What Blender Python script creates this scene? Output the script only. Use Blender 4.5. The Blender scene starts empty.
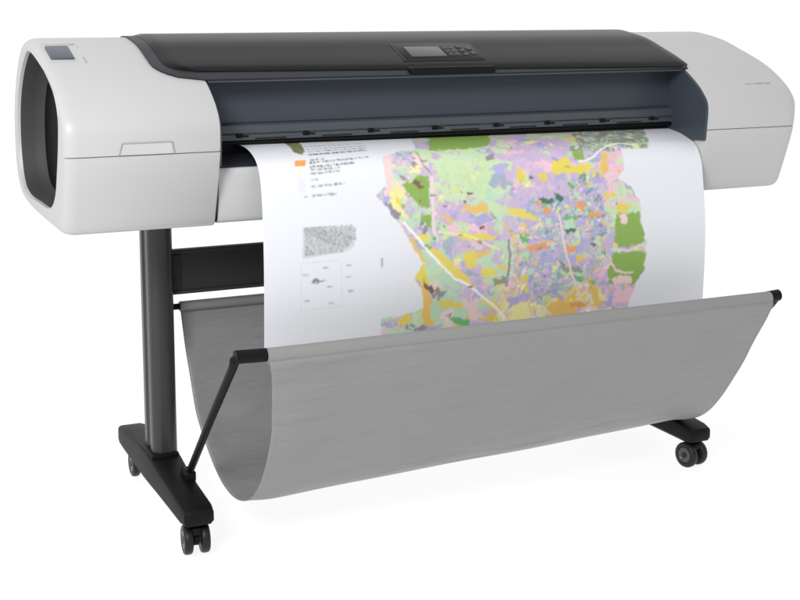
import bpy, bmesh, math, random
import numpy as np
from mathutils import Vector, Matrix
random.seed(7); rng = np.random.default_rng(11)
scn = bpy.context.scene
col = scn.collection

# ------------------------------------------------------------------ materials
def lin(c):
    return tuple(((v/255)/12.92 if v/255 <= .04045 else ((v/255+.055)/1.055)**2.4) for v in c)
def mat(name, rgb, rough=.5, metal=0, spec=.5, bump=0, bscale=400, var=.03, vscale=6, coat=0, linear=False, bdist=.001):
    m = bpy.data.materials.new(name); m.use_nodes = True
    nt = m.node_tree; b = nt.nodes['Principled BSDF']
    c = rgb if linear else lin(rgb)
    tc = nt.nodes.new('ShaderNodeTexCoord')
    n = nt.nodes.new('ShaderNodeTexNoise'); n.inputs['Scale'].default_value = vscale; n.inputs['Detail'].default_value = 4
    nt.links.new(tc.outputs['Object'], n.inputs['Vector'])
    mix = nt.nodes.new('ShaderNodeMix'); mix.data_type = 'RGBA'
    mix.inputs[6].default_value = (*[v*(1-var) for v in c], 1)
    mix.inputs[7].default_value = (*[min(1, v*(1+var)) for v in c], 1)
    nt.links.new(n.outputs['Fac'], mix.inputs[0]); nt.links.new(mix.outputs[2], b.inputs['Base Color'])
    b.inputs['Roughness'].default_value = rough; b.inputs['Metallic'].default_value = metal
    b.inputs['Specular IOR Level'].default_value = spec
    b.inputs['Coat Weight'].default_value = coat
    if bump:
        n2 = nt.nodes.new('ShaderNodeTexNoise'); n2.inputs['Scale'].default_value = bscale; n2.inputs['Detail'].default_value = 3
        nt.links.new(tc.outputs['Object'], n2.inputs['Vector'])
        bp = nt.nodes.new('ShaderNodeBump'); bp.inputs['Strength'].default_value = bump; bp.inputs['Distance'].default_value = bdist
        nt.links.new(n2.outputs['Fac'], bp.inputs['Height']); nt.links.new(bp.outputs['Normal'], b.inputs['Normal'])
    return m

M = {}
M['shell'] = mat('light_grey_plastic', (.490, .493, .490), .42, bump=.12, bscale=900, var=.012, linear=True, bdist=.0003)
M['rim'] = mat('pale_grey_plastic', (.47, .47, .465), .38, var=.012, linear=True)
M['window'] = mat('blue_grey_plastic', (.044, .055, .070), .3, bump=.08, bscale=700, linear=True, bdist=.0003, spec=.35)
M['strip'] = mat('mid_grey_metal', (.062, .073, .086), .42, metal=.2, linear=True)
M['lid'] = mat('smoky_lid_plastic', (.009, .0088, .0085), .27, linear=True, spec=.06, var=.05)
M['trim'] = mat('dark_trim_plastic', (.018, .021, .026), .42, linear=True, spec=.16)
M['black'] = mat('black_plastic', (.006, .006, .0063), .5, linear=True, spec=.13, bump=.25, bscale=500, bdist=.0004)
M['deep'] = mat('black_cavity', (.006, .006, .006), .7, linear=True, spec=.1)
M['recess'] = mat('charcoal_recess', (.055, .055, .055), .6, linear=True, spec=.3)
M['column'] = mat('graphite_column', (.042, .042, .043), .34, linear=True, metal=.25, spec=.45)
M['beam'] = mat('charcoal_beam', (.03, .03, .03), .55, linear=True, spec=.25)
M['tyre'] = mat('caster_rubber', (.010, .010, .010), .42, linear=True, spec=.3)
M['hub'] = mat('caster_hub', (.045, .045, .048), .25, linear=True, spec=.6)
M['button'] = mat('slate_button', (.065, .078, .10), .35, linear=True)
M['screen'] = mat('grey_screen', (.085, .083, .084), .3, linear=True, spec=.25)
M['key'] = mat('pale_key', (.04, .04, .043), .5, linear=True)
M['engrave'] = mat('engraved_grey', (.30, .30, .30), .5, linear=True)
M['under'] = mat('shadow_gap_grey', (.06, .06, .06), .7, linear=True)

# white studio floor; added glow keeps the shade under the printer near white
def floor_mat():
    m = bpy.data.materials.new('white_glow_floor'); m.use_nodes = True
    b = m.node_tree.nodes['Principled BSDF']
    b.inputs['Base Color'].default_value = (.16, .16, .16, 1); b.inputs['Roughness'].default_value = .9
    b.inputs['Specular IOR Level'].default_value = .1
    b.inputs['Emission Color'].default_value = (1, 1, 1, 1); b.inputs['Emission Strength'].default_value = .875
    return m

def fabric_mat():
    m = mat('grey_woven_fabric', (.235, .237, .238), .48, linear=True, spec=.45, var=.05, vscale=9)
    nt = m.node_tree; b = nt.nodes['Principled BSDF']
    b.inputs['Sheen Weight'].default_value = .12
    tc = nt.nodes.new('ShaderNodeTexCoord')
    # fine weave
    w1 = nt.nodes.new('ShaderNodeTexWave'); w1.bands_direction = 'X'; w1.inputs['Scale'].default_value = 220
    w2 = nt.nodes.new('ShaderNodeTexWave'); w2.bands_direction = 'Z'; w2.inputs['Scale'].default_value = 220
    ad = nt.nodes.new('ShaderNodeMath'); ad.operation = 'ADD'
    mp = nt.nodes.new('ShaderNodeMapping'); mp.inputs['Scale'].default_value = (1.1, 4, 5)
    ns = nt.nodes.new('ShaderNodeTexNoise'); ns.inputs['Scale'].default_value = 5; ns.inputs['Detail'].default_value = 5
    nt.links.new(tc.outputs['Object'], w1.inputs['Vector']); nt.links.new(tc.outputs['Object'], w2.inputs['Vector'])
    nt.links.new(tc.outputs['Object'], mp.inputs['Vector']); nt.links.new(mp.outputs['Vector'], ns.inputs['Vector'])
    nt.links.new(w1.outputs['Fac'], ad.inputs[0]); nt.links.new(w2.outputs['Fac'], ad.inputs[1])
    b1 = nt.nodes.new('ShaderNodeBump'); b1.inputs['Strength'].default_value = .10; b1.inputs['Distance'].default_value = .0006
    b2 = nt.nodes.new('ShaderNodeBump'); b2.inputs['Strength'].default_value = .8; b2.inputs['Distance'].default_value = .016
    nt.links.new(ad.outputs[0], b1.inputs['Height']); nt.links.new(ns.outputs['Fac'], b2.inputs['Height'])
    nt.links.new(b1.outputs['Normal'], b2.inputs['Normal']); nt.links.new(b2.outputs['Normal'], b.inputs['Normal'])
    return m
M['fabric'] = fabric_mat()
M['hem'] = mat('grey_hem_fabric', (.245, .245, .242), .55, linear=True, spec=.3, bump=.2, bscale=600)

def paper_mat():
    m = bpy.data.materials.new('printed_plot_paper'); m.use_nodes = True
    nt = m.node_tree; b = nt.nodes['Principled BSDF']
    a = nt.nodes.new('ShaderNodeAttribute'); a.attribute_name = 'print'
    nt.links.new(a.outputs['Color'], b.inputs['Base Color'])
    b.inputs['Roughness'].default_value = .55; b.inputs['Specular IOR Level'].default_value = .3
    return m
M['paper'] = paper_mat()

# ------------------------------------------------------------------ helpers
def finish(name, bm, m, parent=None, smooth=True, angle=32):
    me = bpy.data.meshes.new(name)
    bmesh.ops.recalc_face_normals(bm, faces=bm.faces)
    bm.to_mesh(me); bm.free()
    if smooth:
        for p in me.polygons: p.use_smooth = True
        me.set_sharp_from_angle(angle=math.radians(angle))
    me.materials.append(M[m])
    o = bpy.data.objects.new(name, me); col.objects.link(o)
    if parent: o.parent = parent
    return o

def box(bm, lo, hi, bev=0, seg=2, mtx=None):
    c = [(a+b)/2 for a, b in zip(lo, hi)]; s = [abs(b-a) for a, b in zip(lo, hi)]
    r = bmesh.ops.create_cube(bm, size=1)
    vs = r['verts']
    bmesh.ops.scale(bm, vec=s, verts=vs); bmesh.ops.translate(bm, vec=c, verts=vs)
    if bev:
        es = list({e for v in vs for e in v.link_edges})
        r = bmesh.ops.bevel(bm, geom=es, offset=bev, segments=seg, profile=.5, affect='EDGES')
        vs = r['verts']
        vs = list({v for v in bm.verts if v.is_valid} & set(vs)) if vs else vs
    if mtx is not None: bmesh.ops.transform(bm, matrix=mtx, verts=vs)
    return vs

def rings(bm, R, closed=True, cap=(True, True)):
    V = [[bm.verts.new(p) for p in r] for r in R]
    n = len(V[0])
    for a, b in zip(V, V[1:]):
        for i in range(n if closed else n-1):
            j = (i+1) % n
            bm.faces.new((a[i], a[j], b[j], b[i]))
    if cap[0]: bm.faces.new(V[0][::-1])
    if cap[1]: bm.faces.new(V[-1])
    return V

def tube(bm, pts, r, n=14, radii=None):
    P = [Vector(p) for p in pts]; R = []
    up = Vector((0, 0, 1))
    for i, p in enumerate(P):
        d = (P[min(i+1, len(P)-1)]-P[max(i-1, 0)]).normalized()
        a = d.cross(up)
        if a.length < 1e-3: a = d.cross(Vector((1, 0, 0)))
        a.normalize(); b = d.cross(a)
        rr = radii[i] if radii else r
        R.append([p+(a*math.cos(t)+b*math.sin(t))*rr for t in [2*math.pi*k/n for k in range(n)]])
    rings(bm, R)

def capsule(bm, p0, p1, r, n=16):
    """rod with rounded ends"""
    p0 = Vector(p0); p1 = Vector(p1); d = (p1-p0).normalized()
    pts = []; rad = []
    for k in range(5):
        a = math.pi/2*k/4
        pts.append(p0+d*(r*.6*(1-math.sin(a)))); rad.append(max(r*math.sin(a), r*.18) if k else r*.35)
    for k in range(5):
        a = math.pi/2*(4-k)/4
        pts.append(p1-d*(r*.6*(1-math.sin(a)))); rad.append(max(r*math.sin(a), r*.18) if k < 4 else r*.35)
    tube(bm, pts, r, n, rad)

def lathe_x(bm, x0, prof, cy, cz, n=28):
    """prof: list of (dx, radius) revolved about an axis parallel to X"""
    R = [[(x0+dx, cy+r*math.cos(2*math.pi*k/n), cz+r*math.sin(2*math.pi*k/n)) for k in range(n)] for dx, r in prof]
    rings(bm, R)

def catmull(P, n=12):
    o = []
    for i in range(len(P)-1):
        p0 = P[max(i-1, 0)]; p1 = P[i]; p2 = P[i+1]; p3 = P[min(i+2, len(P)-1)]
        for k in range(n):
            t = k/n
            o.append(tuple(.5*(2*p1[j]+(p2[j]-p0[j])*t+(2*p0[j]-5*p1[j]+4*p2[j]-p3[j])*t*t+(3*p1[j]-p0[j]-3*p2[j]+p3[j])*t**3) for j in (0, 1)))
    o.append(P[-1]); return o

# side profile of the printer body (y, z): front bottom, up the front, over the slope, round the back
FRONT = [(-.262, .684), (-.302, .80), (-.310, .86), (-.306, .888), (-.292, .908), (-.27, .928), (-.225, .957), (-.17, .982), (-.10, 1.006), (-.03, 1.028), (.05, 1.0415), (.09, 1.043)]
BACK = [(.09, 1.043), (.15, 1.030), (.215, .990), (.27, .925), (.297, .86), (.302, .80), (.285, .73), (.235, .692), (.13, .676), (0, .672), (-.20, .671), (-.245, .672), (-.256, .675), (-.262, .684)]
fr = catmull(FRONT, 5); bk = catmull(BACK, 4)
PROFILE = fr[:-1]+bk[:-1]
def surf(y):
    """height and slope angle of the upper front surface at depth y"""
    P = [p for p in fr if p[0] > -.308 and p[1] > .88]
    for a, b in zip(P, P[1:]):
        if a[0] <= y <= b[0]:
            u = (y-a[0])/(b[0]-a[0]); return a[1]+u*(b[1]-a[1]), math.atan2(b[1]-a[1], b[0]-a[0])
    return P[-1][1], 0
def offset(P, d):
    n = len(P); o = []
    for i in range(n):
        a = Vector(P[i-1]); b = Vector(P[(i+1) % n]); t = (b-a).normalized()
        nn = Vector((t.y, -t.x))          # clockwise loop: this points inward or outward, fixed by sign below
        o.append((P[i][0]+SG*nn.x*d, P[i][1]+SG*nn.y*d))
    return o
SG = 1
_t = offset([(p[0], p[1]) for p in PROFILE], .01)
if sum(abs(p[0]) for p in _t) > sum(abs(p[0]) for p in PROFILE): SG = -1

CY, CZ = -.005, .858
def inset(P, d):
    return [(CY+(q[0]-CY)*(1-d/.29), CZ+(q[1]-CZ)*(1-d/.185)) for q in P]
def onto(P, Q):
    """points of closed outline Q in the directions of the points of P"""
    o = []
    for p in P:
        d = (p[0]-CY, p[1]-CZ); best = None
        for a, b in zip(Q, Q[1:]+Q[:1]):
            e = (b[0]-a[0], b[1]-a[1]); det = d[0]*(-e[1])+e[0]*d[1]
            if abs(det) < 1e-12: continue
            r = (a[0]-CY, a[1]-CZ)
            t = (r[0]*(-e[1])+e[0]*r[1])/det; u = (d[0]*r[1]-d[1]*r[0])/det
            if t > 0 and -1e-9 <= u <= 1+1e-9 and (best is None or t > best): best = t
        o.append((CY+d[0]*best, CZ+d[1]*best))
    return o
REC = [(.049, 1.017), (-.10, .992), (-.173, .970), (-.232, .942), (-.259, .905), (-.252, .858), (-.230, .804), (-.194, .742), (-.125, .708), (.014, .703), (.142, .703), (.215, .727), (.245, .795), (.240, .869), (.204, .931), (.135, .987)]
_c = catmull(REC[-1:]+REC+REC[:2], 6); RECESS = _c[6:6+6*len(REC)]

def groove(P, z, h=.0022, d=.004):
    """press a parting line into the front of the profile at height z"""
    o = []
    for i, p in enumerate(P):
        o.append(p)
        q = P[(i+1) % len(P)]
        if p[0] < -.22 and q[0] < -.22 and p[1] < z <= q[1] and p[1] < .95:
            def at(zz): u = (zz-p[1])/(q[1]-p[1]); return p[0]+u*(q[0]-p[0])
            o += [(at(z-h/2), z-h/2), (at(z-h/2)+d, z-h/2+.0002), (at(z+h/2)+d, z+h/2-.0002), (at(z+h/2), z+h/2)]
    return o

def thing(name, label, cat, loc=(0, 0, 0)):
    o = bpy.data.objects.new(name, None); col.objects.link(o)
    o.location = loc; o.empty_display_size = .1
    o['label'] = label; o['category'] = cat
    return o
def rel(o):   # children are modelled in world coordinates
    o.matrix_parent_inverse = o.parent.matrix_world.inverted()
# ------------------------------------------------------------------ setting
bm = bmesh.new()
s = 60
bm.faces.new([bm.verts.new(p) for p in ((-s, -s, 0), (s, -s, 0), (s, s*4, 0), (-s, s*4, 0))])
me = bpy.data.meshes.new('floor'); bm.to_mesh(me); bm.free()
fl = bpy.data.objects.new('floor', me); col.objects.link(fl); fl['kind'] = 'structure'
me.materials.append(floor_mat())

# ------------------------------------------------------------------ the printer
T = thing('plotter_printer', 'wide light grey and charcoal floor standing plotter printer on wheeled stand with grey catch basket', 'printer')

XL, XR = -.560, .618        # inner faces of the two end covers

# --- left end cover with its hollow oval end
def ringx(x, P): return [(x, p[0], p[1]) for p in P]
GL = lambda d: groove(inset(PROFILE, d), .828)
bm = bmesh.new()
R = [ringx(XL, GL(.002)), ringx(XL-.003, GL(0)), ringx(-.836, GL(0))]
for k in range(1, 8):
    a = math.pi/2*k/7
    R.append(ringx(-.836-.026*math.sin(a), GL(.011*(1-math.cos(a)))))
rec = onto(GL(.011), RECESS)
rim = [(q[0]+(r_[0]-q[0])*.86, q[1]+(r_[1]-q[1])*.86) for q, r_ in zip(GL(.011), rec)]
R += [ringx(-.8645, rim), ringx(-.8625, rec), ringx(-.852, [(CY+(q[0]-CY)*.99, CZ+(q[1]-CZ)*.99) for q in rec])]
rings(bm, R, cap=(True, False))
LC = finish('end_cover', bm, 'shell', T, angle=40); LC['label'] = 'left end cover with hollow oval end and slate button'
sc_ = lambda P, f: [(CY+(q[0]-CY)*f, CZ+(q[1]-CZ)*f) for q in P]
bm = bmesh.new()
rings(bm, [ringx(-.856, sc_(RECESS, .989)), ringx(-.83, sc_(RECESS, .98)), ringx(-.806, sc_(RECESS, .97)), ringx(-.803, sc_(RECESS, .955))], cap=(False, True))
finish('end_recess', bm, 'recess', LC, angle=50)
bm = bmesh.new()   # dark opening at the bottom of the recess
rings(bm, [ringx(-.8045, sc_(RECESS, .955)), ringx(-.7990, sc_(RECESS, .955))])
finish('side_opening', bm, 'deep', LC, angle=50)

def on_slope(x0, x1, y0, y1, h, name, m, parent, bev=.002, skew=0, lift=0):
    """slab lying on the sloping upper front surface"""
    bm = bmesh.new()
    z0, _ = surf(y0); z1, _ = surf(y1)
    a = Vector((0, y0, z0)); b = Vector((0, y1, z1)); t = (b-a).normalized(); n = Vector((0, -t.z, t.y))
    L = (b-a).length
    lo = [a+n*(lift-.004), b+n*(lift-.004)]; hi = [a+n*(lift+h), b+n*(lift+h)]
    v = [bm.verts.new(p) for p in (
        (x0, *lo[0].yz), (x1, *lo[0].yz), (x1+skew, *lo[1].yz), (x0+skew, *lo[1].yz),
        (x0, *hi[0].yz), (x1, *hi[0].yz), (x1+skew, *hi[1].yz), (x0+skew, *hi[1].yz))]
    for f in ((0, 3, 2, 1), (4, 5, 6, 7), (0, 1, 5, 4), (1, 2, 6, 5), (2, 3, 7, 6), (3, 0, 4, 7)): bm.faces.new([v[i] for i in f])
    if bev: bmesh.ops.bevel(bm, geom=list(bm.edges), offset=bev, segments=3, profile=.5, affect='EDGES')
    return finish(name, bm, m, parent)
on_slope(-.850, -.792, -.118, -.016, .0012, 'button_surround', 'rim', LC, .0006)
on_slope(-.845, -.798, -.108, -.036, .0050, 'release_button', 'button', LC, .003)
on_slope(-.7795, -.7765, -.125, -.030, .0004, 'engraved_line', 'engrave', LC, 0)
on_slope(-.845, -.780, -.0165, -.0125, .0012, 'engraved_line', 'engrave', LC, 0)

def latch(x0, x1, name, parent):
    bm = bmesh.new()
    P = [p for p in fr if .8290 < p[1] < .850]
    P = [(-.3055, .8295)]+P+[(-.3098, .8505)]
    P.sort(key=lambda q: q[1])
    k = len(P); R = []
    for i, (dx, h) in enumerate(((0, -.002), (.0012, .0016), (.004, .0022))): pass
    F = []
    for j, (y, z) in enumerate(P):
        u = j/(k-1); ins = .006*u
        F.append([(x0+ins, y+.004, z), (x0+ins+.001, y-.0022, z), (x1-ins-.001, y-.0022, z), (x1-ins, y+.004, z)])
    rings(bm, F)
    return finish(name, bm, 'shell', parent)
latch(-.759, -.652, 'cover_latch', LC)
# fine outline of the latch
bm = bmesh.new()
tube(bm, [(-.7600, -.3085, .8292), (-.7545, -.3118, .8515), (-.6565, -.3118, .8515), (-.6510, -.3085, .8292)], .0008, 6)
finish('latch_outline', bm, 'engrave', LC)

# --- right end cover
GR = lambda d: groove(inset(PROFILE, d), .824)
bm = bmesh.new()
R = [ringx(XR, GR(.003)), ringx(XR+.001, GR(.001)), ringx(XR+.004, GR(0)), ringx(.850, GR(0))]
for k in range(1, 9):
    a = math.pi/2*k/8
    R.append(ringx(.850+.040*math.sin(a), GR(.026*(1-math.cos(a)))))
rings(bm, R)
RC = finish('end_cover', bm, 'shell', T, angle=40); RC['label'] = 'solid right end cover in pale grey'
# tiny raised marks of the unreadable model lettering
bm = bmesh.new()
x = .752; z0, an = surf(-.272)
while x < .826:
    w = random.choice((.0022, .003, .0036)); h = random.choice((.0018, .0018, .003))
    box(bm, (x, -.2728-h*.7, 0), (x+w, -.2728+h*.7, .0009))
    for v in bm.verts:
        if v.co.z < .05: v.co.z += surf(max(v.co.y, -.30))[0]-.0002
    x += w+.0016 + (.004 if random.random() < .12 else 0)
finish('lettering', bm, 'engrave', RC, smooth=False)
# dark inner cheek facing the paper path
bm = bmesh.new()
ck = [(-.303, .80), (-.3085, .86), (-.305, .888), (-.291, .9065), (-.269, .9265), (-.224, .9555), (-.17, .980), (-.13, .992), (-.13, .79)]
ck = catmull(ck[:8], 4)+[ck[8]]
rings(bm, [[(XR-.006, p[0]+.002, p[1]-.001) for p in ck], [(XR-.0003, p[0]+.0008, p[1]-.0004) for p in ck]])
finish('inner_cheek', bm, 'window', RC, angle=25)
bm = bmesh.new()
rings(bm, [[(XL+.0003, p[0]+.001, p[1]-.0005) for p in ck], [(XL+.004, p[0]+.004, p[1]-.003) for p in ck]])
finish('inner_cheek', bm, 'window', LC, angle=25)

# --- centre housing: back, top and floor of the body behind the window
HO = [(-.150, .81), (-.146, .86), (-.141, .958), (-.19, .968), (-.17, .980)]+[p for p in offset(PROFILE, .0015) if p[0] > -.16 and p[1] > .9]
back = [p for p in offset(PROFILE, .004)]
i0 = max(i for i, p in enumerate(back) if p[1] > .9 and p[0] > 0)
loop = [(-.150, .80), (-.146, .86), (-.1405, .955), (-.185, .962), (-.182, .968)]
loop += [p for p in offset(PROFILE, .0055)[:len(fr)] if p[0] > -.175 and p[1] > .95]
loop += [p for p in offset(PROFILE, .0055)[len(fr):] if p[0] > -.20]
loop += [(-.20, .69), (-.19, .79)]
bm = bmesh.new()
rings(bm, [ringx(XL-.02, loop), ringx(XR+.02, loop)])
finish('centre_housing', bm, 'trim', T, angle=35)

# --- blue grey window panel
bm = bmesh.new()
wp = [(-.160, .8695), (-.1575, .868), (-.1500, .868), (-.144, .958), (-.149, .9595)]
rings(bm, [ringx(XL+.002, wp), ringx(XR-.006, wp)])
WP = finish('window_panel', bm, 'window', T, angle=25)
bm = bmesh.new()   # frosted band along the foot of the window
sp = [(-.176, .8470), (-.1775, .850), (-.1765, .8645), (-.171, .8685), (-.155, .8685), (-.155, .846)]
rings(bm, [ringx(XL+.002, sp), ringx(XR-.006, sp)])
finish('window_ledge', bm, 'strip', T, angle=25)
bm = bmesh.new()   # exit slot bar, with dark wheel pockets
sb = [(-.170, .832), (-.1745, .834), (-.1745, .8455), (-.170, .8465), (-.152, .8465), (-.152, .832)]
rings(bm, [ringx(XL+.002, sb), ringx(XR-.006, sb)])
SB = finish('exit_bar', bm, 'strip', T, angle=25)
bm = bmesh.new()
box(bm, (XL+.002, -.1765, .8255), (XR-.006, -.150, .8318), .001)
finish('slot_lip', bm, 'black', T)
for xn in (-.479, -.331, -.181, -.026, .128, .263, .413, .553):
    bm = bmesh.new()
    w = .007
    lathe_x(bm, xn-w, [(0, .003), (.002, .0048), (2*w-.002, .0048), (2*w, .003)], -.1750, .8440, 16)
    box(bm, (xn+w, -.1765, .8405), (xn+w+.014, -.172, .8440), .0012)
    finish('star_wheel', bm, 'black', T)
# little clips between the wheels on the bar
for xn in (-.41, -.26, -.10, .05, .20, .34, .49):
    bm = bmesh.new(); box(bm, (xn-.035, -.1758, .8350), (xn+.035, -.173, .8385), .001)
    finish('guide_rib', bm, 'trim', T)

# --- platen (dark rounded lip under the paper) and lower front panel
bm = bmesh.new()
pl = catmull([(-.100, .802), (-.16, .808), (-.198, .805), (-.225, .800), (-.245, .792), (-.254, .780)], 5)
pl = pl+[(-.26, .755), (-.10, .755)]
rings(bm, [ringx(XL+.005, pl), ringx(XR-.007, pl)])
finish('platen', bm, 'trim', T, angle=35)
bm = bmesh.new()
fp = catmull([(-.246, .676), (-.256, .684), (-.264, .720), (-.2675, .765), (-.2655, .783), (-.260, .7885), (-.253, .787), (-.245, .778)], 5)
fp = fp+[(-.235, .77), (-.20, .70), (-.20, .676)]
rings(bm, [ringx(XL+.007, fp), ringx(XR-.006, fp)])
finish('front_panel', bm, 'shell', T, angle=35)
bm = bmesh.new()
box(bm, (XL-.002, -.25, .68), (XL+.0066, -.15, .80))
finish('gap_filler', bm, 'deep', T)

# --- lid: trim frame and smoky cover, following the body's slope
def sheet(name, m, parent, xl, xr, y0, y1, h, thick, ny=34, front_roll=0, nx=24, shear=0):
    """slab over the slope; xl(y), xr(y) give its side outline"""
    ys = [y0+(y1-y0)*k/ny for k in range(ny+1)]
    bm = bmesh.new(); top = []; bot = []
    for y in ys:
        dh = h-front_roll*max(0, 1-(y-y0)/.014)**2
        a, b = xl(y), xr(y)
        rt, rb = [], []
        for i in range(nx+1):
            f = i/nx
            x = a+(b-a)*f
            yy = y-shear*f*(1-(y-y0)/(y1-y0))
            z, an = surf(min(yy, .0895))
            if yy > .0895:
                z = 1.043-(yy-.0895)**2*3.0; an = math.atan(-6*(yy-.0895))
            n = Vector((-math.sin(an), math.cos(an)))
            e = min(x-a, b-x); d2 = dh-(.004*max(0, 1-e/.007)**2 if thick > .005 else 0)
            rt.append(bm.verts.new((x, yy+n.x*d2, z+n.y*d2)))
            rb.append(bm.verts.new((x, yy+n.x*(h-thick), z+n.y*(h-thick))))
        top.append(rt); bot.append(rb)
    for g in (top, bot):
        for a, b in zip(g, g[1:]):
            for i in range(nx): bm.faces.new((a[i], a[i+1], b[i+1], b[i]))
    for a, b in ((top[0], bot[0]), (top[-1], bot[-1])):
        for i in range(nx): bm.faces.new((a[i], a[i+1], b[i+1], b[i]))
    for s_ in (0, nx):
        for j in range(ny): bm.faces.new((top[j][s_], top[j+1][s_], bot[j+1][s_], bot[j][s_]))
    return finish(name, bm, m, parent, angle=38)
def edge_x(base, r, y0, sgn, k=1.0):
    def f(y):
        d = y-y0
        return base if d > r else base+sgn*k*(r-math.sqrt(max(0, r*r-(r-d)**2)))
    return f
sheet('lid_frame', 'trim', T, edge_x(-.654, .075, -.216, 1, 1.25), lambda y: XR+.006, -.216, .215, .0030, .0045, nx=60)
LID = sheet('top_lid', 'lid', T, edge_x(-.630, .05, -.186, 1, 1.0), edge_x(.634, .012, -.186, -1), -.186, .20, .0075, .0055, front_roll=.003, nx=80, shear=.026)
z0, _ = surf(-.205)
bm = bmesh.new(); box(bm, (-.556, -.2155, z0-.010), (.6115, -.141, z0-.0035), .0015)
finish('lid_underside', bm, 'window', LID)

# --- control panel in the middle of the lid
Hh = .0075
CP = on_slope(-.098, .104, -.166, -.062, .0016, 'control_panel', 'trim', T, .0012, 0.010, Hh)
on_slope(-.090, .102, -.160, -.068, .0022, 'panel_inlay', 'lid', CP, .0006, 0.008, Hh)
on_slope(-.070, .016, -.148, -.090, .0040, 'screen', 'screen', CP, .0008, 0.004, Hh)
on_slope(.022, .056, -.148, -.090, .0030, 'keypad', 'trim', CP, .0008, 0.004, Hh)
for (bx, by) in ((.063, -.144), (.063, -.122), (.065, -.100), (.083, -.140), (.085, -.112)):
    on_slope(bx, bx+.012, by, by+.014, .0038, 'key', 'key', CP, .001, 0, Hh)
for (bx, by) in ((.027, -.142), (.040, -.142), (.028, -.123), (.041, -.123), (.029, -.105), (.042, -.105)):
    on_slope(bx, bx+.008, by, by+.009, .0040, 'key', 'key', CP, .0008, 0, Hh)
bm = bmesh.new()
box(bm, (-.104, -.2215, z0-.003), (.102, -.176, z0+.0125), .004, 3)
finish('panel_lip', bm, 'black', CP)

# ------------------------------------------------------------------ stand
def column(sx):
    bm = bmesh.new()
    # rounded extrusion with two shallow flutes on the front and the sides
    out = []
    hw, hd, r = .0275, .050, .019
    def rr(cx, cy, a0):
        for k in range(6):
            a = a0+math.pi/2*k/5; out.append((cx+r*math.cos(a), cy+r*math.sin(a)))
    rr(hw-r, hd-r, 0); rr(-hw+r, hd-r, math.pi/2)
    for y in (.016, .010, .006, -.006, -.010, -.016): out.append((-hw+(.004 if abs(y) < .011 else 0), y))
    rr(-hw+r, -hd+r, math.pi)
    rr(hw-r, -hd+r, 3*math.pi/2)
    for y in (-.016, -.010, -.006, .006, .010, .016): out.append((hw-(.004 if abs(y) < .011 else 0), y))
    X = sx*.6175
    rings(bm, [[(X+p[0], p[1], z) for p in out] for z in (.105, .676)])
    return finish('column', bm, 'column', T, angle=30)
def foot(sx):
    bm = bmesh.new(); X = sx*.622
    # (y, bottom z, top z, half width)
    S = [(-.318, .078, .094, .024), (-.312, .069, .1015, .031), (-.290, .066, .1065, .0335), (-.20, .066, .113, .034), (-.10, .066, .124, .035), (-.055, .066, .1315, .036), (0, .066, .135, .0365), (.055, .066, .1315, .036), (.12, .066, .124, .035), (.20, .066, .118, .034), (.255, .067, .113, .033), (.275, .070, .109, .031), (.282, .078, .100, .025)]
    R = []
    for y, a, b, w in S:
        c = .007
        R.append([(X-w+c, y, a), (X+w-c, y, a), (X+w, y, a+c), (X+w, y, b-c*1.1), (X+w-c*.35, y, b-c*.35), (X+w-c*1.2, y, b), (X-w+c*1.2, y, b), (X-w+c*.35, y, b-c*.35), (X-w, y, b-c*1.1), (X-w, y, a+c)])
    rings(bm, R)
    f = finish('foot', bm, 'black', T, angle=35)
    bm = bmesh.new()   # collar where the column enters the foot
    box(bm, (X-.031, -.057, .128), (X+.031, .057, .139), .004)
    finish('collar', bm, 'black', f)
    return f
def caster(X, Y, turn=0):
    e_ = bmesh.new()
    lathe_x(e_, -.0065, [(0, .012), (.001, .014), (.012, .014), (.013, .012)], 0, .031, 20)
    box(e_, (-.010, -.022, .044), (.010, .016, .0605), .005, 3)
    r = bmesh.ops.create_cone(e_, cap_ends=True, segments=20, radius1=.008, radius2=.008, depth=.02)
    bmesh.ops.translate(e_, vec=(0, -.006, .065), verts=r['verts'])
    rot = Matrix.Translation((X, Y, 0)) @ Matrix.Rotation(turn, 4, 'Z')
    bmesh.ops.transform(e_, matrix=rot, verts=e_.verts)
    c = finish('caster', e_, 'black', T)
    for s_ in (-1, 1):
        b_ = bmesh.new()
        prof = [(0, .010), (0, .027), (.0015, .0295), (.005, .031), (.013, .031), (.0165, .0295), (.018, .027), (.0185, .021), (.0165, .0195), (.0165, .008), (.0185, .007), (.0185, .001)]
        if s_ < 0: prof = [(-a, r_) for a, r_ in prof]
        lathe_x(b_, s_*.0085, prof, 0, .031, 36)
        bmesh.ops.transform(b_, matrix=rot, verts=b_.verts)
        w = finish('wheel', b_, 'tyre', c, angle=40)
        b_ = bmesh.new()
        lathe_x(b_, s_*.0252, [(0, .0188), (s_*.0012, .0180), (s_*.0014, .0150), (s_*.0004, .0140), (s_*.0004, .003)], 0, .031, 30)
        bmesh.ops.transform(b_, matrix=rot, verts=b_.verts)
        finish('hub', b_, 'hub', c, angle=40)
    return c
for sx in (-1, 1):
    column(sx); foot(sx)
    caster(sx*.622, -.282, .15*sx+.05); caster(sx*.612, .215, .0)

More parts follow.
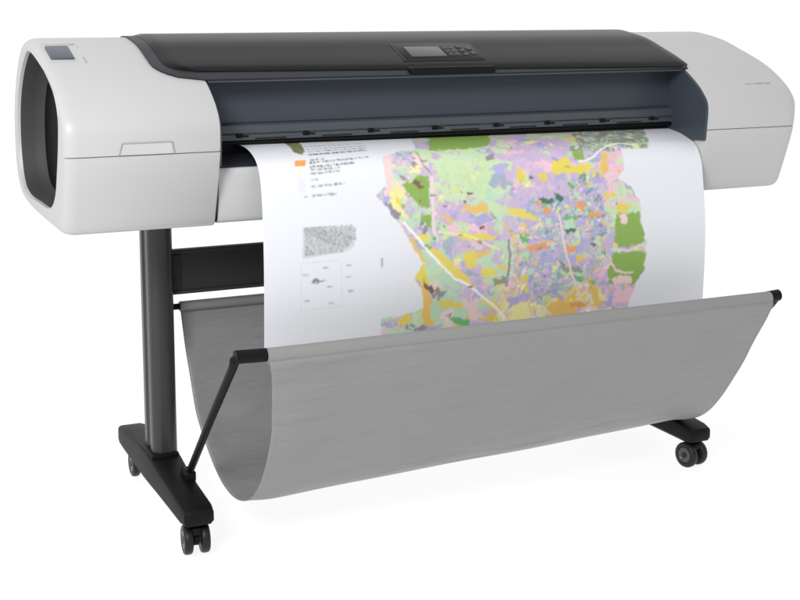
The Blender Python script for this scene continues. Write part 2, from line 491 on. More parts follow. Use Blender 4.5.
bm = bmesh.new()   # cross beam: channel with top and bottom flange
box(bm, (-.597, -.010, .487), (.597, .010, .577), .002)
box(bm, (-.597, -.014, .573), (.597, .014, .581), .002)
box(bm, (-.597, -.014, .483), (.597, .014, .491), .002)
finish('cross_beam', bm, 'beam', T)
for sx in (-1, 1):
    bm = bmesh.new(); X = sx*.583
    box(bm, (X-.018, -.0135, .492), (X+.018, -.0085, .572), .002)
    for z in (.512, .552):
        lathe_v = bmesh.ops.create_cone(bm, cap_ends=True, segments=6, radius1=.005, radius2=.005, depth=.006)['verts']
        bmesh.ops.transform(bm, matrix=Matrix.Translation((X, -.0155, z)) @ Matrix.Rotation(math.pi/2, 4, 'X'), verts=lathe_v)
    finish('beam_bracket', bm, 'beam', T)

# ------------------------------------------------------------------ catch basket
TP = [(-.4960, .4560), (-.5045, .446), (-.500, .432), (-.482, .395), (-.452, .335), (-.418, .265), (-.375, .19), (-.318, .128), (-.245, .100), (-.165, .108), (-.095, .150), (-.045, .210), (-.008, .275), (.018, .34), (.030, .40), (.034, .437)]
tp = catmull(TP, 7)
YR, ZR = -.490, .457      # front rod
def fab_y(s_, u, x):
    return 0
bm = bmesh.new()
nx = 150; V = []
for j, (y, z) in enumerate(tp):
    u = j/(len(tp)-1); row = []
    p = tp[max(j-1, 0)]; q = tp[min(j+1, len(tp)-1)]
    t = Vector((q[0]-p[0], q[1]-p[1])).normalized(); n = Vector((-t.y, t.x))
    xl = float(np.interp(u, [0, .12, .3, .42, .55, .75, 1], [-.536, -.530, -.505, -.503, -.522, -.545, -.557])); xr = float(np.interp(u, [0, .1, .3, .5, .7, 1], [.663, .661, .640, .610, .605, .600]))
    for i in range(nx+1):
        f = i/nx; x = xl+(xr-xl)*f
        mid = math.sin(math.pi*min(1, u*1.02))
        # slack folds along the basket plus a few diagonal pulls
        d = .0022*math.sin(28*u+2.2*math.sin(3.1*x)+x*1.3)*mid+.0012*math.sin(47*u-4*x+1.5*math.sin(5*x+1))*mid
        d += (.0060*math.sin(3.3*x+1+5*u)+.0030*math.sin(9*x-7*u+.6)+.0022*math.sin(15*x+4*u*math.sin(2*x)+2))*mid
        d += .0045*math.sin(30*(u+.5*f)+1)*math.exp(-(f/.16)**2)*mid+.0035*math.sin(26*(u+.8*(1-f)))*math.exp(-((1-f)/.14)**2)*mid
        d *= 1-.85*math.exp(-((u-.55)/.17)**2)
        d += .006*math.exp(-((f)/.03)**2)*mid-.006*math.exp(-((1-f)/.03)**2)*mid
        row.append(bm.verts.new((x, y+n.x*d, z+n.y*d+(-.020+.038*f)*max(0, mid)**1.5)))
    V.append(row)
for a, b in zip(V, V[1:]):
    for i in range(nx): bm.faces.new((a[i], a[i+1], b[i+1], b[i]))
FB = finish('basket_fabric', bm, 'fabric', T, angle=60)
sm = FB.modifiers.new('thickness', 'SOLIDIFY'); sm.thickness = .0016; sm.offset = 1
# hem sleeve sewn round the front rod
bm = bmesh.new()
hs = []
for k in range(24):
    a = 2*math.pi*k/24
    hs.append((YR+.0150*math.cos(a), ZR+.0150*math.sin(a)))
rings(bm, [[(x, p[0]-.0018, p[1]) for p in hs] for x in (-.5345, -.25, 0, .3, .6615)])
finish('hem_sleeve', bm, 'hem', FB, angle=40)
bm = bmesh.new()   # sleeve round the rear rod
hs = [(.032+.0115*math.cos(2*math.pi*k/16), .4455+.0115*math.sin(2*math.pi*k/16)) for k in range(16)]
rings(bm, [[(x, q[0], q[1]) for q in hs] for x in (-.559, -.2, .2, .602)])
finish('hem_sleeve', bm, 'fabric', FB, angle=40)
bm = bmesh.new(); capsule(bm, (-.560, YR, ZR), (.68, YR, ZR), .0105)
finish('front_rod', bm, 'beam', T)
bm = bmesh.new(); capsule(bm, (-.590, .032, .4455), (.615, .032, .4455), .007)
finish('rear_rod', bm, 'black', T)
for sx in (-1, 1):
    bm = bmesh.new(); X = sx*.585
    box(bm, (X-.007, .012, .405), (X+.007, .046, .453), .004)
    finish('rear_hook', bm, 'black', T)
# arms rising from the feet to the front rod
for sx, xt, xb in ((-1, -.594, -.598), (1, .688, .655)):
    bm = bmesh.new()
    P = [(xb, -.150, .118), (xb+(xt-xb)*.5, -.315, .285), (xt, -.470, .436), (xt, -.482, .452), (xt-sx*.006, -.489, .459), (xt-sx*.016, YR, .4615)]
    tube(bm, P, .0085, 14, [.0080, .0080, .0085, .010, .011, .011])
    A = finish('basket_arm', bm, 'black', T)
    bm = bmesh.new()
    capsule(bm, (xt+sx*.002, YR, .461), (xt-sx*(.062 if sx < 0 else .03), YR, .459), .0130)
    finish('rod_cap', bm, 'black', A)
    bm = bmesh.new(); box(bm, (xb-.012, -.172, .108), (xb+.012, -.128, .132), .005, 3)
    finish('arm_socket', bm, 'black', A)
# ------------------------------------------------------------------ the printed map
PR_ = [(-.02, .812), (-.07, .815), (-.14, .817), (-.185, .813), (-.225, .805), (-.264, .789), (-.289, .755), (-.300, .70), (-.311, .62), (-.314, .54), (-.312, .43), (-.312, .415), (-.310, .405), (-.306, .397)]
PL_ = [(-.02, .816), (-.08, .820), (-.16, .824), (-.215, .822), (-.258, .812), (-.288, .795), (-.308, .762), (-.319, .70), (-.325, .62), (-.326, .54), (-.322, .43), (-.321, .420), (-.319, .412), (-.315, .405)]
PAPP = catmull(PR_, 12); PAPL = catmull(PL_, 12)
arc = [0.0]
for a, b in zip(PAPP, PAPP[1:]): arc.append(arc[-1]+math.hypot(b[0]-a[0], b[1]-a[1]))
arc = np.array(arc); PY = np.array([p[0] for p in PAPP]); PZ = np.array([p[1] for p in PAPP])
X0, X1 = -.4785, .6150
T0, T1 = .0, float(arc[-1])
CELL = .0013
NX = int((X1-X0)/CELL); NT = int((T1-T0)/CELL)
sx_ = np.linspace(X0, X1, NX+1); tt_ = np.linspace(T0, T1, NT+1)
S, Tt = np.meshgrid((sx_[:-1]+sx_[1:])/2, (tt_[:-1]+tt_[1:])/2)      # cell centres

PAL = {k: np.array(lin(v)) for k, v in dict(
    paper=(223, 225, 230), lgreen=(194, 219, 170), mint=(182, 214, 182), lav=(196, 176, 208), purp=(170, 166, 212), pink=(234, 190, 206), pinkp=(232, 204, 200),
    palepink=(232, 208, 210), paleyel=(234, 229, 150), yellow=(226, 208, 70), yellow2=(226, 200, 62), orange2=(228, 186, 84), orange=(224, 152, 82), green=(128, 168, 52), green2=(92, 176, 96),
    dgreen=(30, 104, 62), white=(244, 240, 240), brown=(112, 72, 50), grey=(138, 130, 140), greyg=(134, 146, 120), bluegrey=(160, 172, 190), ygreen=(212, 226, 150), ink=(70, 70, 74), oliv=(120, 122, 84), teal=(98, 150, 160), blue=(142, 160, 208)).items()}

def vnoise(x, y, seed):
    r = np.random.default_rng(seed); G = r.random((64, 64))
    xi = np.floor(x).astype(int); yi = np.floor(y).astype(int); fx = x-xi; fy = y-yi
    fx = fx*fx*(3-2*fx); fy = fy*fy*(3-2*fy)
    g = lambda a, b: G[a % 64, b % 64]
    return (g(xi, yi)*(1-fx)+g(xi+1, yi)*fx)*(1-fy)+(g(xi, yi+1)*(1-fx)+g(xi+1, yi+1)*fx)*fy
def fbm(x, y, sc, seed, oct=4):
    o = 0; a = 1; tot = 0
    for k in range(oct): o = o+a*(vnoise(x*sc*2**k, y*sc*2**k, seed+k)-.5); tot += a; a *= .55
    return o/tot*2
def inside(P, x, y):
    r = np.zeros(x.shape, bool); n = len(P)
    for i in range(n):
        x1, y1 = P[i]; x2, y2 = P[(i+1) % n]
        if y1 == y2: continue
        c = ((y1 > y) != (y2 > y)) & (x < (x2-x1)*(y-y1)/(y2-y1)+x1)
        r ^= c
    return r
def dist(P, x, y):
    d = np.full(x.shape, 9.)
    for a, b in zip(P, P[1:]):
        vx, vy = b[0]-a[0], b[1]-a[1]; L = vx*vx+vy*vy+1e-12
        u = np.clip(((x-a[0])*vx+(y-a[1])*vy)/L, 0, 1)
        d = np.minimum(d, np.hypot(x-a[0]-u*vx, y-a[1]-u*vy))
    return d
OUTL= [(-0.199, 0.258), (-0.151, 0.237), (-0.114, 0.235), (-0.078, 0.138), (-0.009, 0.067), (0.111, 0.06), (0.34, 0.085), (0.526, 0.064), (0.566, 0.094), (0.476, 0.258), (0.4, 0.255), (0.394, 0.31), (0.374, 0.327), (0.408, 0.345), (0.433, 0.38), (0.439, 0.437), (0.45, 0.473), (0.449, 0.538), (0.426, 0.569), (0.416, 0.599), (0.404, 0.633), (0.409, 0.731), (-0.219, 0.707), (-0.222, 0.591), (-0.167, 0.59), (-0.122, 0.583), (-0.125, 0.54), (-0.144, 0.513), (-0.123, 0.481), (-0.155, 0.433), (-0.177, 0.401), (-0.21, 0.358), (-0.229, 0.341), (-0.219, 0.328), (-0.205, 0.324), (-0.203, 0.287)]
ZONE= {'lg': [(-0.114, 0.235), (0.021, 0.23), (0.077, 0.275), (0.125, 0.284), (0.108, 0.303), (0.052, 0.292), (0.059, 0.34), (0.028, 0.364), (-0.081, 0.359), (-0.098, 0.323), (-0.092, 0.268)], 'lav1': [(0.103, 0.194), (0.284, 0.198), (0.257, 0.293), (0.218, 0.369), (0.115, 0.368), (0.067, 0.336), (0.123, 0.288), (0.078, 0.27)], 'lav2': [(-0.1, 0.364), (0.028, 0.37), (0.062, 0.443), (0.012, 0.491), (-0.049, 0.461), (-0.091, 0.406)], 'mint': [(-0.123, 0.452), (-0.073, 0.485), (-0.012, 0.543), (-0.015, 0.615), (-0.121, 0.609)], 'mint2': [(-0.011, 0.417), (0.083, 0.41), (0.088, 0.547), (0.013, 0.541)], 'city': [(0.187, 0.291), (0.329, 0.312), (0.348, 0.443), (0.338, 0.515), (0.218, 0.592), (0.12, 0.583), (0.087, 0.449), (0.14, 0.376)], 'yel': [(0.063, 0.556), (0.216, 0.538), (0.325, 0.579), (0.355, 0.647), (0.069, 0.691)], 'gg': [(0.356, 0.096), (0.628, 0.087), (0.479, 0.264), (0.345, 0.256), (0.275, 0.262)], 'pnk': [(0.351, 0.259), (0.419, 0.262), (0.387, 0.332), (0.323, 0.397), (0.311, 0.329)], 'pg': [(0.327, 0.33), (0.449, 0.358), (0.453, 0.44), (0.321, 0.442)], 'pk2': [(0.311, 0.513), (0.447, 0.554), (0.44, 0.66), (0.303, 0.67)], 'left': [(-0.208, 0.228), (-0.084, 0.237), (-0.103, 0.426), (-0.167, 0.422), (-0.243, 0.337)], 'low': [(-0.237, 0.552), (0.064, 0.578), (0.083, 0.773), (-0.231, 0.724)]}
OVER= [('pinkp', [(-0.199, 0.258), (-0.179, 0.253), (-0.189, 0.329), (-0.206, 0.34), (-0.207, 0.298)]), ('green', [(-0.005, 0.071), (0.143, 0.089), (0.074, 0.224), (0.031, 0.236), (-0.086, 0.241)]), ('green', [(-0.168, 0.318), (-0.137, 0.311), (-0.131, 0.303), (-0.103, 0.304), (-0.105, 0.368), (-0.131, 0.364), (-0.153, 0.341)]), ('green', [(-0.128, 0.387), (-0.101, 0.38), (-0.103, 0.414), (-0.121, 0.398)]), ('brown', [(-0.136, 0.309), (-0.116, 0.322), (-0.127, 0.332), (-0.142, 0.317)]), ('paleyel', [(-0.201, 0.332), (-0.187, 0.333), (-0.175, 0.362), (-0.154, 0.388), (-0.167, 0.387), (-0.19, 0.366)]), ('yellow', [(-0.188, 0.341), (-0.179, 0.342), (-0.166, 0.365), (-0.176, 0.364)]), ('orange2', [(-0.164, 0.42), (-0.15, 0.429), (-0.118, 0.475), (-0.125, 0.481), (-0.151, 0.448)]), ('orange2', [(-0.128, 0.523), (-0.111, 0.533), (-0.103, 0.563), (-0.099, 0.62), (-0.121, 0.618)]), ('yellow', [(-0.123, 0.481), (-0.114, 0.494), (-0.109, 0.529), (-0.123, 0.532), (-0.142, 0.513), (-0.14, 0.497)]), ('brown', [(-0.123, 0.517), (-0.108, 0.533), (-0.089, 0.547), (-0.099, 0.551), (-0.116, 0.537)]), ('yellow', [(-0.118, 0.44), (-0.094, 0.454), (-0.032, 0.505), (0.003, 0.54), (-0.017, 0.541), (-0.056, 0.512), (-0.095, 0.477)]), ('orange2', [(-0.029, 0.374), (0.025, 0.368), (0.039, 0.386), (-0.01, 0.387)]), ('yellow', [(0.084, 0.38), (0.12, 0.384), (0.177, 0.415), (0.129, 0.406), (0.094, 0.395)]), ('yellow', [(-0.036, 0.424), (0.055, 0.438), (0.054, 0.449), (-0.032, 0.441)]), ('yellow', [(-0.027, 0.473), (0.002, 0.469), (0.012, 0.5), (-0.012, 0.506)]), ('yellow2', [(0.109, 0.295), (0.132, 0.296), (0.134, 0.322), (0.113, 0.325)]), ('yellow', [(0.218, 0.28), (0.247, 0.274), (0.259, 0.296), (0.305, 0.291), (0.307, 0.311), (0.27, 0.316), (0.244, 0.309), (0.215, 0.312), (0.195, 0.302)]), ('orange2', [(0.338, 0.272), (0.356, 0.268), (0.35, 0.313), (0.328, 0.321)]), ('yellow2', [(0.166, 0.312), (0.184, 0.306), (0.19, 0.324), (0.172, 0.332)]), ('green', [(0.27, 0.262), (0.299, 0.257), (0.291, 0.283), (0.264, 0.284)]), ('dgreen', [(0.167, 0.356), (0.2, 0.368), (0.197, 0.379), (0.169, 0.367)]), ('dgreen', [(0.209, 0.353), (0.229, 0.363), (0.226, 0.374), (0.211, 0.367)]), ('orange', [(0.156, 0.366), (0.174, 0.374), (0.168, 0.382), (0.156, 0.377)]), ('orange', [(0.178, 0.382), (0.196, 0.39), (0.193, 0.403), (0.175, 0.395)]), ('orange', [(0.26, 0.369), (0.286, 0.386), (0.28, 0.399), (0.262, 0.387)]), ('orange', [(0.29, 0.399), (0.323, 0.399), (0.325, 0.413), (0.293, 0.411)]), ('green2', [(0.23, 0.401), (0.264, 0.407), (0.261, 0.416), (0.227, 0.409)]), ('mint', [(0.232, 0.412), (0.253, 0.411), (0.255, 0.433), (0.231, 0.432)]), ('dgreen', [(0.228, 0.434), (0.255, 0.433), (0.257, 0.442), (0.233, 0.447)]), ('green2', [(0.11, 0.433), (0.138, 0.448), (0.135, 0.458), (0.112, 0.446)]), ('orange', [(0.13, 0.465), (0.184, 0.459), (0.186, 0.475), (0.138, 0.478)]), ('orange', [(0.228, 0.471), (0.26, 0.471), (0.26, 0.487), (0.231, 0.485)]), ('orange2', [(0.26, 0.496), (0.276, 0.497), (0.276, 0.513), (0.26, 0.512)]), ('yellow2', [(0.113, 0.529), (0.138, 0.529), (0.141, 0.543), (0.116, 0.541)]), ('green2', [(-0.066, 0.599), (-0.042, 0.608), (-0.002, 0.616), (-0.009, 0.631), (-0.044, 0.621)]), ('orange2', [(0.18, 0.607), (0.218, 0.592), (0.261, 0.608), (0.274, 0.639), (0.221, 0.638)]), ('orange', [(0.245, 0.599), (0.299, 0.611), (0.286, 0.619), (0.251, 0.614)]), ('orange2', [(0.296, 0.542), (0.322, 0.574), (0.334, 0.614), (0.321, 0.616), (0.298, 0.576)]), ('yellow2', [(-0.084, 0.565), (-0.023, 0.577), (-0.025, 0.588), (-0.079, 0.581)]), ('greyg', [(0.052, 0.531), (0.08, 0.531), (0.08, 0.544), (0.053, 0.544)]), ('purp', [(0.084, 0.58), (0.114, 0.576), (0.12, 0.595), (0.095, 0.599)]), ('paleyel', [(0.1, 0.593), (0.14, 0.59), (0.148, 0.64), (0.096, 0.639)]), ('yellow2', [(0.37, 0.383), (0.411, 0.386), (0.399, 0.405), (0.371, 0.408)]), ('green', [(0.368, 0.408), (0.434, 0.407), (0.445, 0.472), (0.434, 0.485), (0.376, 0.484), (0.362, 0.467)]), ('green', [(0.36, 0.496), (0.448, 0.498), (0.45, 0.547), (0.437, 0.577), (0.354, 0.565), (0.342, 0.536), (0.358, 0.526)]), ('pinkp', [(0.379, 0.411), (0.396, 0.41), (0.4, 0.428), (0.387, 0.436), (0.379, 0.427)]), ('pinkp', [(0.359, 0.559), (0.383, 0.549), (0.417, 0.559), (0.409, 0.572), (0.373, 0.569)]), ('pink', [(0.371, 0.583), (0.424, 0.583), (0.414, 0.612), (0.381, 0.616)]), ('greyg', [(0.216, 0.506), (0.237, 0.521), (0.28, 0.529), (0.28, 0.538), (0.232, 0.53)]), ('grey', [(0.215, 0.499), (0.231, 0.51), (0.232, 0.519), (0.213, 0.51)]), ('brown', [(-0.012, 0.339), (0.0, 0.339), (-0.0, 0.346), (-0.012, 0.345)]), ('brown', [(-0.026, 0.359), (-0.013, 0.36), (-0.014, 0.366), (-0.026, 0.366)]), ('brown', [(0.016, 0.414), (0.028, 0.417), (0.028, 0.426), (0.015, 0.423)]), ('grey', [(0.047, 0.261), (0.067, 0.259), (0.062, 0.274), (0.041, 0.276)])]
LINES= [('white', 0.0055, [(-0.168, 0.395), (-0.141, 0.426), (-0.104, 0.466), (-0.066, 0.504), (-0.046, 0.523), (-0.012, 0.539), (0.019, 0.565), (0.054, 0.591), (0.08, 0.62)]), ('palepink', 0.008, [(-0.096, 0.304), (-0.097, 0.354), (-0.098, 0.416), (-0.089, 0.437)]), ('white', 0.004, [(0.28, 0.287), (0.314, 0.279), (0.336, 0.264), (0.366, 0.247), (0.405, 0.237), (0.443, 0.247)]), ('pinkp', 0.005, [(0.355, 0.517), (0.366, 0.536), (0.394, 0.545), (0.416, 0.545)]), ('pinkp', 0.006, [(0.362, 0.487), (0.403, 0.495), (0.431, 0.483), (0.453, 0.487)]), ('palepink', 0.005, [(0.216, 0.404), (0.231, 0.48), (0.256, 0.55), (0.277, 0.598)]), ('orange2', 0.004, [(0.075, 0.409), (0.097, 0.439), (0.112, 0.494), (0.104, 0.56)]), ('grey', 0.006, [(0.087, 0.449), (0.09, 0.497), (0.083, 0.549)]), ('paleyel', 0.004, [(-0.084, 0.421), (-0.012, 0.434), (0.062, 0.469)]), ('grey', 0.003, [(-0.116, 0.243), (-0.11, 0.28), (-0.096, 0.304)])]
ROWS= [((-0.332, 0.17), (-0.188, 0.119), 0.8), ((-0.346, 0.204), (-0.21, 0.18), 0.8), ((-0.359, 0.239), (-0.223, 0.227), 1.3), ((-0.363, 0.256), (-0.331, 0.255), 1.0), ((-0.365, 0.264), (-0.232, 0.254), 1.0), ((-0.368, 0.274), (-0.266, 0.268), 1.0), ((-0.367, 0.281), (-0.302, 0.278), 0.8), ((-0.369, 0.289), (-0.304, 0.285), 0.8), ((-0.369, 0.301), (-0.355, 0.301), 0.8), ((-0.37, 0.315), (-0.297, 0.311), 0.8), ((-0.369, 0.333), (-0.316, 0.331), 0.8), ((-0.388, 0.334), (-0.38, 0.334), 0.6)]
BLOCK= [(-0.394, 0.394), (-0.289, 0.395), (-0.276, 0.401), (-0.281, 0.437), (-0.295, 0.446), (-0.395, 0.456)]
DOTS= [(-0.345, 0.477), (-0.293, 0.475), (-0.389, 0.488), (-0.336, 0.516), (-0.294, 0.499), (-0.289, 0.528), (-0.387, 0.54), (-0.334, 0.549)]
BAR= [(-0.38, 0.505), (-0.367, 0.498), (-0.345, 0.503), (-0.367, 0.508)]
TICK= [(-0.221, 0.466), (-0.217, 0.466), (-0.217, 0.485), (-0.221, 0.484)]
ORNG= [(-0.396, 0.257), (-0.371, 0.256), (-0.376, 0.271), (-0.4, 0.272)]
OLIV= [(-0.344, 0.089), (-0.312, 0.064), (-0.367, 0.225), (-0.379, 0.234), (-0.375, 0.201)]
PALE= [(-0.395, 0.279), (-0.384, 0.28), (-0.387, 0.292), (-0.398, 0.292)]
GRID= [[(-0.399, 0.465), (-0.316, 0.463)], [(-0.399, 0.465), (-0.398, 0.56)], [(-0.311, 0.468), (-0.309, 0.545)], [(-0.398, 0.56), (-0.294, 0.557)]]

W1 = fbm(S, Tt, 26, 3); W2 = fbm(S, Tt, 26, 17); W3 = fbm(S, Tt, 90, 40, 3); W4 = fbm(S, Tt, 90, 60, 3)
W5 = fbm(S, Tt, 300, 140, 3); W6 = fbm(S, Tt, 300, 160, 3)
WX = S+W1*.026+W3*.011+W5*.003; WY = Tt+W2*.022+W4*.009+W6*.0025      # warped map coordinates
FX = S+W3*.0075+W5*.0035; FY = Tt+W4*.0065+W6*.003                       # lightly warped, for drawn features
IMG = np.zeros(S.shape+(3,)); IMG[:] = PAL['paper']
ZP = dict(
    lg=[('lgreen', 80), ('ygreen', 6), ('lav', 6), ('mint', 6), ('pinkp', 2)],
    lav1=[('lav', 78), ('pink', 8), ('paleyel', 4), ('purp', 5), ('lgreen', 5)],
    lav2=[('lav', 66), ('pink', 12), ('orange2', 8), ('lgreen', 6), ('purp', 8)],
    mint=[('mint', 60), ('lgreen', 14), ('lav', 10), ('yellow2', 7), ('grey', 3), ('pinkp', 6)],
    mint2=[('mint', 45), ('lgreen', 15), ('yellow', 15), ('lav', 14), ('purp', 6), ('pinkp', 5)],
    city=[('purp', 26), ('lav', 20), ('bluegrey', 13), ('mint', 11), ('pink', 7), ('orange', 1), ('yellow2', 4), ('grey', 5), ('ygreen', 6), ('green2', 2), ('teal', 3), ('green2', 1), ('blue', 5), ('palepink', 4), ('yellow', 2)],
    yel=[('paleyel', 38), ('yellow2', 14), ('orange2', 8), ('palepink', 18), ('ygreen', 8), ('lav', 10), ('white', 4)],
    gg=[('greyg', 34), ('grey', 22), ('mint', 14), ('lgreen', 14), ('bluegrey', 12), ('paleyel', 4)],
    pnk=[('pink', 50), ('pinkp', 22), ('lgreen', 12), ('lav', 10), ('yellow2', 6)],
    pg=[('lgreen', 48), ('mint', 22), ('pink', 16), ('bluegrey', 8), ('lav', 6)],
    pk2=[('pink', 36), ('lav', 26), ('purp', 14), ('orange2', 10), ('bluegrey', 14)],
    left=[('lav', 34), ('purp', 10), ('pinkp', 16), ('mint', 16), ('grey', 6), ('paleyel', 8), ('lgreen', 10)],
    low=[('mint', 22), ('lgreen', 16), ('lav', 18), ('pinkp', 16), ('grey', 6), ('yellow2', 8), ('purp', 14)],
    other=[('lav', 26), ('purp', 14), ('lgreen', 18), ('mint', 14), ('pink', 10), ('yellow', 6), ('paleyel', 6), ('bluegrey', 6)])
def zone_of(x, y):
    for k, P in ZONE.items():
        if inside(P, np.array([x]), np.array([y]))[0]: return k
    return 'other'
# two scales of land parcels (cells of a jittered lattice, every one coloured from its zone's inks)
def parcels(size, seed, ax=1.0):
    r = np.random.default_rng(seed); gx = int(1.4/size); gy = int(1.0/(size*ax))
    jx = r.random((gx, gy)); jy = r.random((gx, gy))
    cx = (np.arange(gx)[:, None]+jx)*size-.6; cy = (np.arange(gy)[None, :]+jy)*size*ax-.1
    colr = np.zeros((gx, gy, 3))
    for i in range(gx):
        for j in range(gy):
            z = ZP[zone_of(cx[i, j], cy[i, j])]
            w = np.array([q[1] for q in z], float); w /= w.sum()
            colr[i, j] = PAL[z[r.choice(len(z), p=w)][0]]*(1+.10*(r.random()-.5))
    ix = np.floor((WX+.6)/size).astype(int); iy = np.floor((WY+.1)/(size*ax)).astype(int)
    best = np.full(S.shape, 9.); out = np.zeros(S.shape+(3,)); sec = np.full(S.shape, 9.)
    for dx in (-1, 0, 1):
        for dy in (-1, 0, 1):
            a = np.clip(ix+dx, 0, gx-1); b = np.clip(iy+dy, 0, gy-1)
            d = np.hypot(WX-cx[a, b], (WY-cy[a, b])/ax)
            m = d < best; sec = np.where(m, best, np.minimum(sec, d)); best = np.where(m, d, best)
            out[m] = colr[a, b][m]
    return out, sec-best
big, be = parcels(.030, 5, .6)
small, se = parcels(.0130, 9, .55)
tiny, te = parcels(.0062, 21, .7)
pick = fbm(S, Tt, 22, 80, 3)
mosaic = big.copy()
citymask = inside(ZONE['city'], WX, WY) | inside(ZONE['gg'], WX, WY) | inside(ZONE['yel'], WX, WY)
m = (pick > .16) | (citymask & (pick > -.25))
mosaic[m] = small[m]
# the finest specks of land cover, mostly in town
pick2 = fbm(S, Tt, 60, 120, 3)
m2 = (pick2 > .34) | (citymask & (pick2 > .14))
mosaic[m2] = mosaic[m2]*.25+tiny[m2]*.75
# pale roads and verges follow some of the larger parcel edges
rd = (be < .0012) & (fbm(S, Tt, 14, 130, 2) > .22)
mosaic[rd] = mosaic[rd]*.4+PAL['pinkp']*.6
# faint parcel boundaries and paper-grain mottling
mosaic *= (1-.05*(np.where(m, se, be) < .0010))[..., None]
mosaic *= (1+.05*fbm(S, Tt, 160, 91, 2))[..., None]
OM = inside(OUTL, S+W3*.004+W1*.003, Tt+W4*.004+W2*.003)
for c, P in OVER:
    k = inside(P, FX, FY); mosaic[k] = PAL[c]*(1+.04*W3[k][:, None])
for c, w, P in LINES:
    k = dist(P, S+W3*.0025, Tt+W4*.0025) < w/2; mosaic[k] = PAL[c]
# scattered dark specks (villages)
for k in range(60):
    x = rng.uniform(-.15, .43); y = rng.uniform(.22, .6); r_ = rng.uniform(.0012, .0034)
    k2 = (((FX-x)/1.8)**2+(FY-y)**2) < r_*r_
    mosaic[k2] = PAL[['brown', 'grey', 'greyg', 'grey', 'green2'][k % 5]]*1.0
k = (((S-.262)/.007)**2+((Tt-.447)/.007)**2) < 1; mosaic[k] = PAL['mint']*1.1
IMG[OM] = mosaic[OM]
# title block: rows of fine lettering too small to read
def strokes(a, b, h, dark, seed, gap=.16):
    r = np.random.default_rng(seed)
    L = b[0]-a[0]; x = 0
    while x < L:
        wl = r.uniform(.004, .016)
        x2 = min(x+wl, L)
        f = (x+x2)/2/L; tc = a[1]+(b[1]-a[1])*f
        k = (S > a[0]+x) & (S < a[0]+x2) & (abs(Tt-tc) < h/2)
        n = vnoise(S*520, Tt*420, seed+9)
        IMG[k] = IMG[k]*(1-dark*np.clip(n[k]*1.7-.15, 0, 1))[:, None]
        x = x2+r.uniform(.0012, .0035)
rows = [((-.352, .196), (-.218, .184), .8), ((-.356, .214), (-.219, .203), .8), ((-.358, .226), (-.221, .216), .9)]+ROWS[2:]
for i, (a, b, w) in enumerate(rows):
    strokes(a, b, .0052*w, .92 if w >= 1 else .72, 300+i)
for i in range(14):
    f = i/13
    t_ = .396+.052*f
    strokes((-.390, t_), (-.277-(.014*max(0, f-.55)/.45*2 if f > .55 else 0)-(.008 if i % 4 == 0 else 0), t_-.001), .0034, .50, 500+i)
k = inside(BLOCK, S, Tt); IMG[k] = IMG[k]*.80
for x, y in DOTS:
    for q in range(3):
        k = (abs(S-x-(q-1)*.0042) < .0017) & (abs(Tt-y) < .0021); IMG[k] = IMG[k]*.55
k = inside(BAR, FX, FY); IMG[k] = IMG[k]*.3
k = inside(TICK, S, Tt); IMG[k] = IMG[k]*.45
for P in GRID:
    k = dist(P, S, Tt) < .0008; IMG[k] = IMG[k]*.86
k = inside(ORNG, S, Tt); IMG[k] = PAL['orange']*(1+.3*(vnoise(S*300, Tt*300, 4)[k][:, None]-.3))
k = inside([(-.375, .12), (-.340, .12), (-.362, .222), (-.374, .238), (-.388, .225)], S, Tt); IMG[k] = PAL['oliv']*(.7+.8*vnoise(S*260, Tt*200, 5)[k][:, None])
k = inside(PALE, S, Tt); IMG[k] = np.array(lin((225, 236, 205)))
k = (S > -.398) & (S < -.382) & (Tt > .295) & (Tt < .325); IMG[k] = IMG[k]*.93

IMG[OM] = IMG[OM]*.90+np.array(lin((206, 200, 210)))*.10
for _ in range(4):      # ink spread
    Q = IMG.copy(); Q[1:-1, 1:-1] = (IMG[1:-1, 1:-1]*4+IMG[:-2, 1:-1]+IMG[2:, 1:-1]+IMG[1:-1, :-2]+IMG[1:-1, 2:])/8; IMG = Q
nv = (NX+1)*(NT+1)
yy = np.interp(tt_, arc, PY); zz = np.interp(tt_, arc, PZ)
arl = [0.0]
for a, b in zip(PAPL, PAPL[1:]): arl.append(arl[-1]+math.hypot(b[0]-a[0], b[1]-a[1]))
arl = np.array(arl)/arl[-1]*arc[-1]
yl = np.interp(tt_, arl, [q[0] for q in PAPL]); zl = np.interp(tt_, arl, [q[1] for q in PAPL])
SV, TV = np.meshgrid(sx_, tt_)
co = np.zeros((NT+1, NX+1, 3)); co[..., 0] = SV; F_ = (SV-X0)/(X1-X0); co[..., 1] = yl[:, None]*(1-F_)+yy[:, None]*F_; co[..., 2] = zl[:, None]*(1-F_)+zz[:, None]*F_
hang = np.clip((TV-.22)/.3, 0, 1)
co[..., 1] += hang*(.0035*np.sin(5.2*SV+.6)+.0012*np.sin(17*SV+3*TV))
co[..., 0] += -.004*hang*(1-(SV-X0)/(X1-X0))*1.0
me = bpy.data.meshes.new('printed_map')
me.vertices.add(nv); me.vertices.foreach_set('co', co.reshape(-1))
nf = NX*NT
i_, j_ = np.meshgrid(np.arange(NX), np.arange(NT))
v0 = (j_*(NX+1)+i_).reshape(-1)
quad = np.stack([v0, v0+1, v0+NX+2, v0+NX+1], 1)
me.loops.add(nf*4); me.loops.foreach_set('vertex_index', quad.reshape(-1).astype(np.int32))
me.polygons.add(nf); me.polygons.foreach_set('loop_start', (np.arange(nf)*4).astype(np.int32))
me.polygons.foreach_set('use_smooth', np.ones(nf, bool))
me.update(calc_edges=True)
at = me.attributes.new('print', 'FLOAT_COLOR', 'FACE')
rgba = np.ones((nf, 4), np.float32); rgba[:, :3] = np.clip(IMG.reshape(-1, 3), 0, 1)
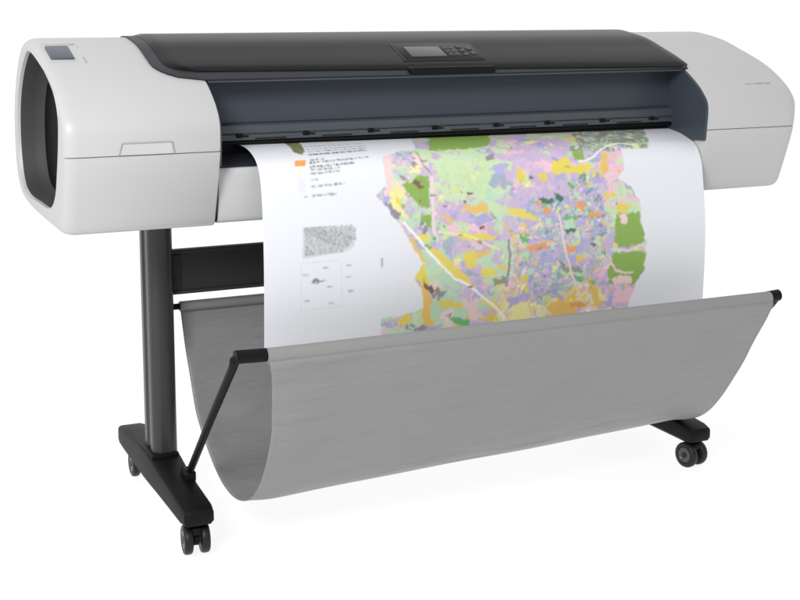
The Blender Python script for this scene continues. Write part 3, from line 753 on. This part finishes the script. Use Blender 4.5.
at.data.foreach_set('color', rgba.reshape(-1))
me.materials.append(M['paper'])
pm = bpy.data.objects.new('printed_map', me); col.objects.link(pm)
pm['label'] = 'white plotted sheet with colourful land use map hanging from printer slot into basket'
pm['category'] = 'printed map'

# ------------------------------------------------------------------ light, sky, camera
w = bpy.data.worlds.new('World'); scn.world = w; w.use_nodes = True
nt = w.node_tree; bg = nt.nodes['Background']; bg.inputs[1].default_value = 1.0
# white studio: bright sweep behind the printer, dimmer room behind the photographer
tc = nt.nodes.new('ShaderNodeTexCoord'); dp = nt.nodes.new('ShaderNodeVectorMath'); dp.operation = 'DOT_PRODUCT'
dp.inputs[1].default_value = (.25, .95, .1)
mr = nt.nodes.new('ShaderNodeMapRange'); mr.inputs[1].default_value = -.7; mr.inputs[2].default_value = .45
mr.inputs[3].default_value = .45; mr.inputs[4].default_value = 1.0
nt.links.new(tc.outputs['Generated'], dp.inputs[0]); nt.links.new(dp.outputs['Value'], mr.inputs[0]); nt.links.new(mr.outputs[0], bg.inputs[0])
def area(name, loc, target, size, power, colr=(1, 1, 1), sy=None):
    l = bpy.data.lights.new(name, 'AREA'); l.energy = power; l.size = size; l.color = colr
    if sy: l.shape = 'RECTANGLE'; l.size_y = sy
    o = bpy.data.objects.new(name, l); col.objects.link(o); o.location = loc
    o.rotation_euler = (Vector(target)-Vector(loc)).to_track_quat('-Z', 'Y').to_euler()
    return o
area('key_softbox', (-2.5, -2.7, 2.5), (-.4, -.3, .6), 1.1, 112)

cam = bpy.data.cameras.new('camera'); co_ = bpy.data.objects.new('camera', cam); col.objects.link(co_)
cam.sensor_width = 36; cam.lens = 59.4; cam.shift_y = -.1225; cam.clip_end = 1000; cam.clip_start = .05
co_.location = (-1.318, -2.797, 1.1125)
ph = math.radians(8.4883); an = math.radians(65.2875)
fw = Vector((math.cos(an)*math.cos(ph), math.sin(an)*math.cos(ph), -math.sin(ph)))
co_.rotation_euler = fw.to_track_quat('-Z', 'Y').to_euler()
scn.camera = co_
scn.view_settings.view_transform = 'Standard'; scn.view_settings.look = 'None'; scn.view_settings.exposure = 0
